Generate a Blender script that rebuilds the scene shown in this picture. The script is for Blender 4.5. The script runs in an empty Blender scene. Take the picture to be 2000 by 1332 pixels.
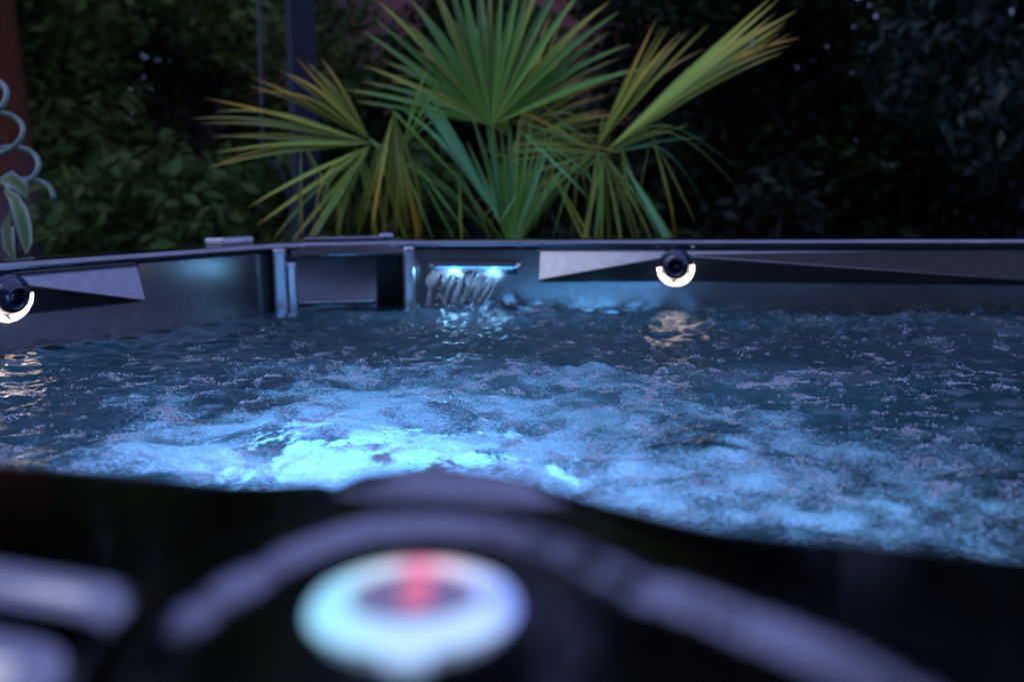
import bpy, bmesh, math, random
import numpy as np
from mathutils import Vector, Matrix
random.seed(7); RNG = np.random.default_rng(11)
R = math.radians
scene = bpy.context.scene
col = scene.collection

# ------------------------------------------------------------------ camera
RIM = 0.92; WATER = 0.765
cam_d = bpy.data.cameras.new('camera'); cam = bpy.data.objects.new('camera', cam_d); col.objects.link(cam)
cam.matrix_world = Matrix.Translation((0, 0, 1.02)) @ Matrix.Rotation(R(82), 4, 'X') @ Matrix.Rotation(R(-0.7), 4, 'Z')
cam_d.lens = 36; cam_d.sensor_width = 36; cam_d.clip_start = 0.01; cam_d.clip_end = 500
cam_d.dof.use_dof = True; cam_d.dof.focus_distance = 1.36; cam_d.dof.aperture_fstop = 3.5; cam_d.dof.aperture_blades = 0
scene.camera = cam

# ------------------------------------------------------------------ dusk sky, weak afterglow
SUN_EL, SUN_ROT = 46.0, 240.0
world = bpy.data.worlds.new('World'); scene.world = world; world.use_nodes = True
wn, wl = world.node_tree.nodes, world.node_tree.links
wn.clear()
sky = wn.new('ShaderNodeTexSky'); sky.sky_type = 'NISHITA'; sky.sun_disc = False
sky.sun_elevation = R(SUN_EL); sky.sun_rotation = R(SUN_ROT); sky.ozone_density = 4.0; sky.dust_density = 0.6
tint = wn.new('ShaderNodeMix'); tint.data_type = 'RGBA'; tint.blend_type = 'MULTIPLY'; tint.inputs[0].default_value = 1.0
tint.inputs[7].default_value = (0.03, 0.03, 0.035, 1)
veil = wn.new('ShaderNodeMix'); veil.data_type = 'RGBA'; veil.blend_type = 'ADD'; veil.inputs[0].default_value = 1.0
veil.inputs[7].default_value = (0.36, 0.42, 1.0, 1)          # even layer of lilac dusk cloud over the clear-sky gradient
bg = wn.new('ShaderNodeBackground'); bg.inputs[1].default_value = 0.13
wo = wn.new('ShaderNodeOutputWorld')
wl.new(sky.outputs[0], tint.inputs[6]); wl.new(tint.outputs[2], veil.inputs[6]); wl.new(veil.outputs[2], bg.inputs[0]); wl.new(bg.outputs[0], wo.inputs[0])
sun_d = bpy.data.lights.new('sun', 'SUN'); sun_d.energy = 0.10; sun_d.angle = R(50); sun_d.color = (0.90, 0.94, 1.0)
sun = bpy.data.objects.new('sun', sun_d); col.objects.link(sun)
az = R(SUN_ROT)
sdir = Vector((math.sin(az), math.cos(az), math.tan(R(SUN_EL)))).normalized()
sun.rotation_euler = sdir.to_track_quat('Z', 'Y').to_euler()

scene.view_settings.view_transform = 'Standard'; scene.view_settings.look = 'None'
scene.view_settings.exposure = 3.1; scene.view_settings.gamma = 1; scene.view_settings.use_curve_mapping = False
scene.render.engine = 'CYCLES'
cy = scene.cycles
cy.use_denoising = True; cy.denoiser = 'OPENIMAGEDENOISE'; cy.max_bounces = 10; cy.transparent_max_bounces = 24
cy.caustics_reflective = False; cy.caustics_refractive = False; cy.sample_clamp_indirect = 4.0; cy.blur_glossy = 0.3

# ------------------------------------------------------------------ helpers
def tag(o, label=None, cat=None, group=None, kind=None):
    for k, v in (('label', label), ('category', cat), ('group', group), ('kind', kind)):
        if v: o[k] = v
    return o

def empty(name, loc=(0, 0, 0), **kw):
    o = bpy.data.objects.new(name, None); o.location = loc; o.empty_display_size = 0.05
    col.objects.link(o); return tag(o, **kw)

def obj(name, me, mat, parent=None, smooth=False, bevel=0, seg=2, angle=30):
    o = bpy.data.objects.new(name, me); col.objects.link(o)
    if mat and not me.materials: me.materials.append(mat)
    if parent:
        o.parent = parent; o.matrix_parent_inverse = Matrix.Translation(-Vector(world_loc(parent)))
    if smooth:
        me.polygons.foreach_set('use_smooth', [True] * len(me.polygons))
    if bevel:
        b = o.modifiers.new('bevel', 'BEVEL'); b.width = bevel; b.segments = seg; b.limit_method = 'ANGLE'; b.angle_limit = R(angle)
        b.harden_normals = False
    return o

def world_loc(o):
    p = Vector(o.location)
    while o.parent:
        if o.parent.type == 'EMPTY': p += Vector(o.parent.location) * 0
        o = o.parent
    return p

def mesh(name, v, f, smooth=False):
    me = bpy.data.meshes.new(name); me.from_pydata([tuple(p) for p in v], [], [tuple(q) for q in f]); me.update()
    if smooth: me.polygons.foreach_set('use_smooth', [True] * len(me.polygons))
    return me

def np_mesh(name, v, faces, smooth=True):
    """numpy verts (n,3) and faces (m,k)."""
    me = bpy.data.meshes.new(name); v = np.asarray(v, np.float32); faces = np.asarray(faces, np.int32); k = faces.shape[1]
    me.vertices.add(len(v)); me.vertices.foreach_set('co', v.ravel())
    me.loops.add(faces.size); me.loops.foreach_set('vertex_index', faces.ravel())
    me.polygons.add(len(faces)); me.polygons.foreach_set('loop_start', np.arange(0, faces.size, k, dtype=np.int32))
    me.polygons.foreach_set('loop_total', np.full(len(faces), k, np.int32))
    me.polygons.foreach_set('use_smooth', np.full(len(faces), smooth))
    me.update(calc_edges=True); me.validate(); return me

def box(c, s, ax=None):
    """verts / faces of a box centred c, size s, ax = optional (x, y, z) axes."""
    X, Y, Z = ax or (Vector((1, 0, 0)), Vector((0, 1, 0)), Vector((0, 0, 1)))
    c = Vector(c); v = []
    for dz in (-.5, .5):
        for dx, dy in ((-.5, -.5), (.5, -.5), (.5, .5), (-.5, .5)):
            v.append(c + X * s[0] * dx + Y * s[1] * dy + Z * s[2] * dz)
    return v, [(3, 2, 1, 0), (4, 5, 6, 7), (0, 1, 5, 4), (1, 2, 6, 5), (2, 3, 7, 6), (3, 0, 4, 7)]

def boxm(name, c, s, ax=None):
    return mesh(name, *box(c, s, ax))

def frame_axes(d):
    d = Vector(d).normalized(); u = Vector((0, 0, 1)) if abs(d.z) < .9 else Vector((1, 0, 0))
    x = u.cross(d).normalized(); return x, d.cross(x).normalized(), d

def tube(pts, rad, n=8, cap=True):
    pts = [Vector(p) for p in pts]; v = []; f = []
    for i, p in enumerate(pts):
        d = (pts[min(i + 1, len(pts) - 1)] - pts[max(i - 1, 0)])
        x, y, _ = frame_axes(d); r = rad[i] if isinstance(rad, (list, tuple)) else rad
        for k in range(n):
            a = 2 * math.pi * k / n; v.append(p + x * (r * math.cos(a)) + y * (r * math.sin(a)))
    for i in range(len(pts) - 1):
        for k in range(n):
            a, b = i * n + k, i * n + (k + 1) % n; f.append((a, b, b + n, a + n))
    if cap:
        f.append(tuple(range(n - 1, -1, -1))); f.append(tuple((len(pts) - 1) * n + k for k in range(n)))
    return v, f

def lathe(prof, n, origin, axes, a0=0.0, a1=2 * math.pi):
    """prof: list of (radius, height along axis); axes (x, y, d)."""
    X, Y, D = axes; o = Vector(origin); v = []; f = []; full = abs(a1 - a0 - 2 * math.pi) < 1e-6
    m = n if full else n + 1
    for k in range(m):
        a = a0 + (a1 - a0) * k / n
        for r, h in prof: v.append(o + (X * math.cos(a) + Y * math.sin(a)) * r + D * h)
    q = len(prof)
    for k in range(n):
        for j in range(q - 1):
            a, b = k * q + j, ((k + 1) % m) * q + j
            f.append((a, b, b + 1, a + 1))
    return v, f

def join(parts):
    v, f = [], []
    for pv, pf in parts:
        o = len(v); v += list(pv); f += [tuple(i + o for i in q) for q in pf]
    return v, f

# ------------------------------------------------------------------ materials
def mat(name, base=(0.5, 0.5, 0.5), rough=0.5, metal=0.0, spec=0.5, noise=None, bump=None, emit=None, estr=0.0, coat=0.0):
    m = bpy.data.materials.new(name); m.use_nodes = True
    n, l = m.node_tree.nodes, m.node_tree.links; b = n['Principled BSDF']
    b.inputs['Base Color'].default_value = (*base, 1); b.inputs['Roughness'].default_value = rough
    b.inputs['Metallic'].default_value = metal; b.inputs['Specular IOR Level'].default_value = spec
    b.inputs['Coat Weight'].default_value = coat
    if emit:
        b.inputs['Emission Color'].default_value = (*emit, 1); b.inputs['Emission Strength'].default_value = estr
    tc = n.new('ShaderNodeTexCoord')
    if noise:
        sc, c2, lo, hi = noise
        t = n.new('ShaderNodeTexNoise'); t.inputs['Scale'].default_value = sc; t.inputs['Detail'].default_value = 6
        r = n.new('ShaderNodeMapRange'); r.inputs[1].default_value = lo; r.inputs[2].default_value = hi
        mx = n.new('ShaderNodeMix'); mx.data_type = 'RGBA'
        mx.inputs[6].default_value = (*base, 1); mx.inputs[7].default_value = (*c2, 1)
        l.new(tc.outputs['Object'], t.inputs['Vector']); l.new(t.outputs[0], r.inputs[0]); l.new(r.outputs[0], mx.inputs[0])
        l.new(mx.outputs[2], b.inputs['Base Color'])
    if bump:
        sc, st, dist = bump
        t = n.new('ShaderNodeTexNoise'); t.inputs['Scale'].default_value = sc; t.inputs['Detail'].default_value = 4
        bp = n.new('ShaderNodeBump'); bp.inputs['Strength'].default_value = st; bp.inputs['Distance'].default_value = dist
        l.new(tc.outputs['Object'], t.inputs['Vector']); l.new(t.outputs[0], bp.inputs['Height']); l.new(bp.outputs[0], b.inputs['Normal'])
    return m

M = {}
M['acrylic'] = mat('graphite_pearl_acrylic', (0.22, 0.23, 0.245), 0.20, metal=0.92, noise=(60, (0.28, 0.29, 0.31), 0.45, 0.75), bump=(900, 0.06, 0.0004))
M['gloss'] = mat('dark_metallic_rim', (0.21, 0.21, 0.225), 0.11, metal=1.0, noise=(14, (0.26, 0.26, 0.275), 0.4, 0.7), bump=(500, 0.03, 0.0003))
M['silver'] = mat('silver_trim', (0.42, 0.43, 0.47), 0.25, metal=0.85, noise=(40, (0.5, 0.5, 0.54), 0.4, 0.7))
M['door'] = mat('filter_door', (0.55, 0.60, 0.68), 0.4, metal=0.0, noise=(40, (0.6, 0.65, 0.72), 0.4, 0.7))
M['navy'] = mat('dark_blue_plastic', (0.012, 0.016, 0.05), 0.12, spec=0.7)
M['undercut_face'] = mat('black_undercut_face', (0.012, 0.012, 0.014), 0.3)
M['black'] = mat('black_plastic', (0.006, 0.006, 0.007), 0.35)
M['chrome'] = mat('chrome', (0.72, 0.72, 0.75), 0.12, metal=1.0)
M['cabinet'] = mat('cabinet_board', (0.035, 0.036, 0.04), 0.5, noise=(30, (0.055, 0.055, 0.06), 0.4, 0.6), bump=(80, 0.3, 0.002))
M['jetlight'] = mat('jet_light', (0.8, 0.75, 0.7), 0.3, emit=(1.0, 0.80, 0.68), estr=0.75)
M['led'] = mat('blue_led', (0.5, 0.7, 0.9), 0.3, emit=(0.20, 0.60, 1.0), estr=0.7)
M['strip'] = mat('blue_light_strip', (0.2, 0.4, 0.8), 0.3, emit=(0.10, 0.42, 1.0), estr=0.16)
M['lens'] = mat('underwater_lens', (0.4, 0.6, 0.7), 0.2, emit=(0.3, 0.72, 1.0), estr=0.5)
M['post'] = mat('navy_steel', (0.007, 0.011, 0.024), 0.5, spec=0.3, noise=(25, (0.009, 0.014, 0.03), 0.4, 0.6))
M['cable'] = mat('cable_rubber', (0.012, 0.02, 0.035), 0.5)
M['grass'] = mat('lawn', (0.03, 0.05, 0.02), 0.9, noise=(3, (0.05, 0.045, 0.025), 0.4, 0.65), bump=(30, 0.6, 0.03))
M['paving'] = mat('paving', (0.16, 0.155, 0.15), 0.8, noise=(9, (0.22, 0.21, 0.2), 0.35, 0.65), bump=(60, 0.3, 0.004))
M['bark_grey'] = mat('grey_bark', (0.16, 0.14, 0.135), 0.9, noise=(18, (0.08, 0.07, 0.065), 0.4, 0.65), bump=(35, 0.9, 0.02))
M['bark_dark'] = mat('dark_bark', (0.045, 0.036, 0.03), 0.9, noise=(18, (0.025, 0.02, 0.018), 0.4, 0.65), bump=(30, 0.9, 0.02))
M['terracotta'] = mat('terracotta', (0.30, 0.13, 0.08), 0.8, noise=(20, (0.24, 0.11, 0.07), 0.4, 0.65))
M['soil'] = mat('soil', (0.03, 0.022, 0.016), 1.0, bump=(60, 0.8, 0.01))
M['wood'] = mat('stained_timber', (0.22, 0.13, 0.07), 0.6, noise=(10, (0.16, 0.09, 0.05), 0.4, 0.6))
M['white'] = mat('white_paint', (0.75, 0.74, 0.76), 0.5)
M['glass'] = mat('window_glass', (0.02, 0.025, 0.03), 0.05, spec=0.8)
M['roof'] = mat('slate_roof', (0.05, 0.045, 0.05), 0.8, noise=(4, (0.035, 0.03, 0.035), 0.4, 0.6), bump=(8, 0.5, 0.05))
M['plaster'] = mat('warm_plaster', (0.24, 0.20, 0.14), 0.85, noise=(3, (0.20, 0.17, 0.12), 0.4, 0.6))

def trunk_mat():
    m = mat('red_brown_bark', (0.3, 0.08, 0.02), 0.9, bump=(30, 0.9, 0.02))
    n, l = m.node_tree.nodes, m.node_tree.links; b = n['Principled BSDF']
    tc = n.new('ShaderNodeTexCoord'); s = n.new('ShaderNodeSeparateXYZ'); t = n.new('ShaderNodeTexNoise'); t.inputs['Scale'].default_value = 5
    a = n.new('ShaderNodeMath'); a.operation = 'MULTIPLY_ADD'; a.inputs[1].default_value = 0.5
    r = n.new('ShaderNodeValToRGB'); e = r.color_ramp.elements
    e[0].position = 0.30; e[0].color = (0.13, 0.11, 0.12, 1); e[1].position = 0.46; e[1].color = (0.13, 0.03, 0.006, 1)
    mr = n.new('ShaderNodeMapRange'); mr.inputs[1].default_value = 0.4; mr.inputs[2].default_value = 2.9
    l.new(tc.outputs['Object'], s.inputs[0]); l.new(tc.outputs['Object'], t.inputs['Vector'])
    l.new(t.outputs[0], a.inputs[0]); l.new(s.outputs[2], a.inputs[2]); l.new(a.outputs[0], mr.inputs[0])
    l.new(mr.outputs[0], r.inputs[0]); l.new(r.outputs[0], b.inputs['Base Color'])
    return m
M['bark_red'] = trunk_mat()

def brick_mat():
    m = mat('red_brick', (0.4, 0.15, 0.12), 0.85)
    n, l = m.node_tree.nodes, m.node_tree.links; b = n['Principled BSDF']
    tc = n.new('ShaderNodeTexCoord'); mp = n.new('ShaderNodeMapping'); mp.inputs['Rotation'].default_value = (R(90), 0, 0)
    t = n.new('ShaderNodeTexBrick'); t.inputs['Scale'].default_value = 4.0
    t.inputs['Color1'].default_value = (0.36, 0.13, 0.14, 1); t.inputs['Color2'].default_value = (0.30, 0.10, 0.11, 1); t.inputs['Mortar'].default_value = (0.26, 0.2, 0.2, 1)
    l.new(tc.outputs['Object'], mp.inputs[0]); l.new(mp.outputs[0], t.inputs['Vector']); l.new(t.outputs[0], b.inputs['Base Color'])
    return m
M['brick'] = brick_mat()

def leaf_mat(name, stops, rough=0.45, trans=0.3):
    """colour runs along the leaf (uv.x), random per object, some light passes through."""
    m = bpy.data.materials.new(name); m.use_nodes = True
    n, l = m.node_tree.nodes, m.node_tree.links; b = n['Principled BSDF']
    uv = n.new('ShaderNodeUVMap'); s = n.new('ShaderNodeSeparateXYZ'); r = n.new('ShaderNodeValToRGB')
    oi = n.new('ShaderNodeObjectInfo'); hs = n.new('ShaderNodeHueSaturation')
    tc = n.new('ShaderNodeTexCoord'); t = n.new('ShaderNodeTexNoise'); t.inputs['Scale'].default_value = 14; t.inputs['Detail'].default_value = 3
    e = r.color_ramp.elements
    e[0].position, e[0].color = stops[0][0], (*stops[0][1], 1); e[1].position, e[1].color = stops[-1][0], (*stops[-1][1], 1)
    for p, c in stops[1:-1]:
        q = e.new(p); q.color = (*c, 1)
    ad = n.new('ShaderNodeMath'); ad.operation = 'MULTIPLY_ADD'; ad.inputs[1].default_value = 0.35; ad.inputs[2].default_value = -0.17
    a2 = n.new('ShaderNodeMath'); a2.operation = 'ADD'; a2.use_clamp = True
    l.new(uv.outputs[0], s.inputs[0]); l.new(tc.outputs['Object'], t.inputs['Vector']); l.new(t.outputs[0], ad.inputs[0])
    l.new(ad.outputs[0], a2.inputs[0]); l.new(s.outputs[0], a2.inputs[1]); l.new(a2.outputs[0], r.inputs[0])
    mr = n.new('ShaderNodeMapRange'); mr.inputs[3].default_value = 0.6; mr.inputs[4].default_value = 1.35
    l.new(oi.outputs['Random'], mr.inputs[0]); l.new(mr.outputs[0], hs.inputs['Value']); l.new(r.outputs[0], hs.inputs['Color'])
    l.new(hs.outputs[0], b.inputs['Base Color']); b.inputs['Roughness'].default_value = rough
    tr = n.new('ShaderNodeBsdfTranslucent'); l.new(hs.outputs[0], tr.inputs[0])
    mx = n.new('ShaderNodeMixShader'); mx.inputs[0].default_value = trans
    l.new(b.outputs[0], mx.inputs[1]); l.new(tr.outputs[0], mx.inputs[2]); l.new(mx.outputs[0], n['Material Output'].inputs[0])
    return m
G = (0.105, 0.30, 0.03)
M['palm_green'] = leaf_mat('palm_green', [(0.0, (0.20, 0.42, 0.05)), (0.4, G), (0.8, (0.09, 0.26, 0.04)), (1.0, (0.250, 0.271, 0.032))])
M['palm_pale'] = leaf_mat('palm_pale', [(0.0, (0.283, 0.418, 0.052)), (0.55, (0.233, 0.362, 0.049)), (0.9, (0.333, 0.344, 0.039)), (1.0, (0.333, 0.236, 0.032))])
M['palm_yellow'] = leaf_mat('palm_yellow', [(0.0, (0.217, 0.344, 0.032)), (0.45, (0.233, 0.271, 0.013)), (0.8, (0.416, 0.254, 0.008)), (1.0, (0.300, 0.164, 0.019))])
M['palm_olive'] = leaf_mat('palm_olive', [(0.0, (0.133, 0.181, 0.010)), (0.5, (0.141, 0.200, 0.008)), (1.0, (0.267, 0.217, 0.019))])
M['palm_teal'] = leaf_mat('palm_teal', [(0.0, (0.151, 0.471, 0.195)), (0.6, (0.117, 0.362, 0.157)), (1.0, (0.083, 0.254, 0.032))])
M['curl'] = mat('pale_green_stem', (0.06, 0.15, 0.10), 0.45, noise=(30, (0.16, 0.22, 0.20), 0.4, 0.65))
M['variegated'] = leaf_mat('variegated', [(0.0, (0.05, 0.15, 0.03)), (0.45, (0.10, 0.2, 0.08)), (1.0, (0.34, 0.38, 0.40))])

def foliage_mat(name, c1, c2, trans=0.25, rough=0.5):
    m = bpy.data.materials.new(name); m.use_nodes = True
    n, l = m.node_tree.nodes, m.node_tree.links; b = n['Principled BSDF']
    tc = n.new('ShaderNodeTexCoord'); t = n.new('ShaderNodeTexNoise'); t.inputs['Scale'].default_value = 1.3; t.inputs['Detail'].default_value = 8
    r = n.new('ShaderNodeMapRange'); r.inputs[1].default_value = 0.35; r.inputs[2].default_value = 0.65
    mx = n.new('ShaderNodeMix'); mx.data_type = 'RGBA'; mx.inputs[6].default_value = (*c1, 1); mx.inputs[7].default_value = (*c2, 1)
    l.new(tc.outputs['Object'], t.inputs['Vector']); l.new(t.outputs[0], r.inputs[0]); l.new(r.outputs[0], mx.inputs[0]); l.new(mx.outputs[2], b.inputs['Base Color'])
    b.inputs['Roughness'].default_value = rough; b.inputs['Specular IOR Level'].default_value = 0.2
    tr = n.new('ShaderNodeBsdfTranslucent'); l.new(mx.outputs[2], tr.inputs[0])
    ms = n.new('ShaderNodeMixShader'); ms.inputs[0].default_value = trans
    l.new(b.outputs[0], ms.inputs[1]); l.new(tr.outputs[0], ms.inputs[2]); l.new(ms.outputs[0], n['Material Output'].inputs[0])
    return m
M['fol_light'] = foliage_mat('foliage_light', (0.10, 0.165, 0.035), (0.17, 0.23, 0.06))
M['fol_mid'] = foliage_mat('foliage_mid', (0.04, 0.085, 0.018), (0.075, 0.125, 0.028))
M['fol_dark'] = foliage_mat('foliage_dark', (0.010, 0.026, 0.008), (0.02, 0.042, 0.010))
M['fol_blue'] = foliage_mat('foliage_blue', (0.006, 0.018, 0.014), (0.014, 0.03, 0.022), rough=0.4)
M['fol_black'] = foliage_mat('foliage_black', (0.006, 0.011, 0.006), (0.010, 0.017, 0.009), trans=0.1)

def water_mat():
    m = bpy.data.materials.new('spa_water'); m.use_nodes = True
    n, l = m.node_tree.nodes, m.node_tree.links; n.clear()
    out = n.new('ShaderNodeOutputMaterial'); tc = n.new('ShaderNodeTexCoord')
    at = n.new('ShaderNodeAttribute'); at.attribute_name = 'foam'
    t = n.new('ShaderNodeTexNoise'); t.inputs['Scale'].default_value = 38; t.inputs['Detail'].default_value = 7; t.inputs['Roughness'].default_value = 0.65
    t2 = n.new('ShaderNodeTexNoise'); t2.inputs['Scale'].default_value = 160; t2.inputs['Detail'].default_value = 4
    l.new(tc.outputs['Object'], t.inputs['Vector']); l.new(tc.outputs['Object'], t2.inputs['Vector'])
    # aeration: fine bubbles in suspension, dense where the foam attribute is high, sparse specks elsewhere
    t3 = n.new('ShaderNodeTexNoise'); t3.inputs['Scale'].default_value = 230; t3.inputs['Detail'].default_value = 3; t3.inputs['Roughness'].default_value = 0.7
    l.new(tc.outputs['Object'], t3.inputs['Vector'])
    a = n.new('ShaderNodeMath'); a.operation = 'MULTIPLY_ADD'; a.inputs[1].default_value = 0.9; a.inputs[2].default_value = -1.90
    l.new(t.outputs[0], a.inputs[0])
    a1 = n.new('ShaderNodeMath'); a1.operation = 'MULTIPLY_ADD'; a1.inputs[1].default_value = 2.4; l.new(t3.outputs[0], a1.inputs[0]); l.new(a.outputs[0], a1.inputs[2])
    a2 = n.new('ShaderNodeMath'); a2.operation = 'MULTIPLY_ADD'; a2.inputs[1].default_value = 1.15; l.new(at.outputs['Fac'], a2.inputs[0]); l.new(a1.outputs[0], a2.inputs[2])
    a3 = n.new('ShaderNodeMapRange'); a3.interpolation_type = 'SMOOTHSTEP'; a3.inputs[1].default_value = 0.0; a3.inputs[2].default_value = 1.15; a3.inputs[3].default_value = 0.04; a3.inputs[4].default_value = 0.88
    l.new(a2.outputs[0], a3.inputs[0])
    bp = n.new('ShaderNodeBump'); bp.inputs['Strength'].default_value = 0.28; bp.inputs['Distance'].default_value = 0.004
    bs = n.new('ShaderNodeMath'); bs.operation = 'MULTIPLY'; l.new(t2.outputs[0], bs.inputs[0])
    rg = n.new('ShaderNodeAttribute'); rg.attribute_name = 'rough'; l.new(rg.outputs['Fac'], bs.inputs[1])
    l.new(bs.outputs[0], bp.inputs['Height'])
    tl = n.new('ShaderNodeBsdfTranslucent'); tl.inputs[0].default_value = (0.78, 0.88, 0.97, 1); l.new(bp.outputs[0], tl.inputs['Normal'])
    df = n.new('ShaderNodeBsdfDiffuse'); df.inputs[0].default_value = (0.5, 0.62, 0.7, 1); l.new(bp.outputs[0], df.inputs['Normal'])
    md = n.new('ShaderNodeMixShader'); md.inputs[0].default_value = 0.07; l.new(tl.outputs[0], md.inputs[1]); l.new(df.outputs[0], md.inputs[2])
    rf = n.new('ShaderNodeBsdfRefraction'); rf.inputs[0].default_value = (0.75, 0.93, 0.97, 1); rf.inputs['IOR'].default_value = 1.33; rf.inputs['Roughness'].default_value = 0.05
    l.new(bp.outputs[0], rf.inputs['Normal'])
    m1 = n.new('ShaderNodeMixShader'); l.new(a3.outputs[0], m1.inputs[0]); l.new(rf.outputs[0], m1.inputs[1]); l.new(md.outputs[0], m1.inputs[2])
    gl = n.new('ShaderNodeBsdfGlossy'); gl.inputs['Roughness'].default_value = 0.03; l.new(bp.outputs[0], gl.inputs['Normal'])
    fr = n.new('ShaderNodeFresnel'); fr.inputs[0].default_value = 1.33; l.new(bp.outputs[0], fr.inputs['Normal'])
    m2 = n.new('ShaderNodeMixShader'); l.new(fr.outputs[0], m2.inputs[0]); l.new(m1.outputs[0], m2.inputs[1]); l.new(gl.outputs[0], m2.inputs[2])
    l.new(m2.outputs[0], out.inputs[0])
    return m
M['water'] = water_mat()

def film_mat(name, tr_col, base, power, transl=0.0, dif=0.5):
    m = bpy.data.materials.new(name); m.use_nodes = True
    n, l = m.node_tree.nodes, m.node_tree.links; n.clear()
    out = n.new('ShaderNodeOutputMaterial')
    lw = n.new('ShaderNodeLayerWeight'); lw.inputs[0].default_value = 0.5
    pw = n.new('ShaderNodeMath'); pw.operation = 'POWER'; pw.inputs[1].default_value = power; l.new(lw.outputs['Facing'], pw.inputs[0])
    ad = n.new('ShaderNodeMath'); ad.operation = 'MULTIPLY_ADD'; ad.inputs[1].default_value = 0.75; ad.inputs[2].default_value = base; ad.use_clamp = True
    l.new(pw.outputs[0], ad.inputs[0])
    t = n.new('ShaderNodeBsdfTransparent'); t.inputs[0].default_value = (*tr_col, 1)
    g = n.new('ShaderNodeBsdfGlossy'); g.inputs['Roughness'].default_value = 0.04
    m1 = n.new('ShaderNodeMixShader'); l.new(ad.outputs[0], m1.inputs[0]); l.new(t.outputs[0], m1.inputs[1]); l.new(g.outputs[0], m1.inputs[2])
    sh = m1
    if transl:
        tl = n.new('ShaderNodeBsdfTranslucent'); tl.inputs[0].default_value = (0.8, 0.92, 1, 1)
        df = n.new('ShaderNodeBsdfDiffuse'); df.inputs[0].default_value = (0.8, 0.92, 1, 1)
        m0 = n.new('ShaderNodeMixShader'); m0.inputs[0].default_value = dif; l.new(tl.outputs[0], m0.inputs[1]); l.new(df.outputs[0], m0.inputs[2])
        sh = n.new('ShaderNodeMixShader'); sh.inputs[0].default_value = transl; l.new(m1.outputs[0], sh.inputs[1]); l.new(m0.outputs[0], sh.inputs[2])
    l.new(sh.outputs[0], out.inputs[0])
    return m
M['bubble'] = film_mat('bubble_film', (0.98, 0.99, 1), 0.05, 2.0, 0.06)
M['froth'] = film_mat('froth_film', (0.98, 0.99, 1), 0.07, 1.8, 0.36, 0.12)
M['fall'] = film_mat('falling_water', (0.95, 0.98, 1), 0.05, 1.8, 0.16)

def ring_mat():
    m = bpy.data.materials.new('rgb_light_ring'); m.use_nodes = True
    n, l = m.node_tree.nodes, m.node_tree.links; b = n['Principled BSDF']
    b.inputs['Base Color'].default_value = (0.1, 0.12, 0.13, 1); b.inputs['Roughness'].default_value = 0.25
    tc = n.new('ShaderNodeTexCoord'); g = n.new('ShaderNodeTexGradient'); g.gradient_type = 'RADIAL'; r = n.new('ShaderNodeValToRGB')
    e = r.color_ramp.elements       # angle from -x counter-clockwise seen from above: 0 = -x ... 0.5 = +x
    e[0].position, e[0].color = 0.0, (0.28, 0.7, 0.95, 1); e[1].position, e[1].color = 1.0, (0.28, 0.7, 0.95, 1)
    for p, c in ((0.10, (0.28, 0.72, 0.95)), (0.25, (0.4, 0.62, 1.0)), (0.38, (0.42, 0.62, 1.0)), (0.47, (0.2, 0.3, 1.0)), (0.53, (0.3, 0.42, 1.0)), (0.62, (0.6, 0.68, 1.0)), (0.69, (1.0, 0.7, 0.9)), (0.76, (1.0, 0.22, 0.4)), (0.82, (0.75, 0.85, 1.0)), (0.92, (0.4, 0.76, 0.98))):
        q = e.new(p); q.color = (*c, 1)
    l.new(tc.outputs['Object'], g.inputs[0]); l.new(g.outputs[0], r.inputs[0]); l.new(r.outputs[0], b.inputs['Emission Color'])
    b.inputs['Emission Strength'].default_value = 0.145
    return m
M['ring'] = ring_mat()
M['ringcap'] = mat('dial_cap', (0.05, 0.05, 0.09), 0.3, emit=(0.34, 0.30, 0.62), estr=0.05)
M['ringred'] = mat('red_indicator', (0.3, 0.1, 0.15), 0.3, emit=(1.0, 0.20, 0.34), estr=0.075)

# ------------------------------------------------------------------ plan of the tub
V2 = lambda x, y: np.array([x, y], float)
A, B = V2(-.551, 2.39), V2(-.245, 2.445)
NLc, FRc, NRc = V2(-1.357, .789), V2(1.99, 1.94), V2(1.0, -.03)
def unit(a): return a / np.linalg.norm(a)
def rounded(p, c, q, r, n=7):
    a, b = unit(p - c), unit(q - c); half = math.acos(np.clip(a @ b, -1, 1)) / 2
    t = r / math.tan(half); ctr = c + unit(a + b) * (r / math.sin(half)); s, e = c + a * t, c + b * t
    a0 = math.atan2(*(s - ctr)[::-1]); a1 = math.atan2(*(e - ctr)[::-1]); da = (a1 - a0 + math.pi) % (2 * math.pi) - math.pi
    return [ctr + r * V2(math.cos(a0 + da * k / n), math.sin(a0 + da * k / n)) for k in range(n + 1)]
arcNL, arcFR, arcNR = rounded(NRc, NLc, A, .28), rounded(B, FRc, NRc, .28), rounded(FRc, NRc, NLc, .28)
LOOP = arcNL + [A, B] + arcFR + arcNR            # clockwise; the last edge is the near wall
iA = len(arcNL)
def mitres(P):
    n = len(P); out = []
    for i in range(n):
        d0, d1 = unit(P[i] - P[i - 1]), unit(P[(i + 1) % n] - P[i])
        n0, n1 = V2(-d0[1], d0[0]), V2(-d1[1], d1[0]); b = unit(n0 + n1); out.append(b / max(b @ n0, .3))
    return out
MIT = mitres(LOOP)
def off(i, o): return LOOP[i] + MIT[i] * o
CEN = sum(LOOP) / len(LOOP)

tub = empty('hot_tub', (CEN[0], CEN[1], 0), label='dark graphite hot tub filled with bubbling, blue-lit water', cat='hot tub')

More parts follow.
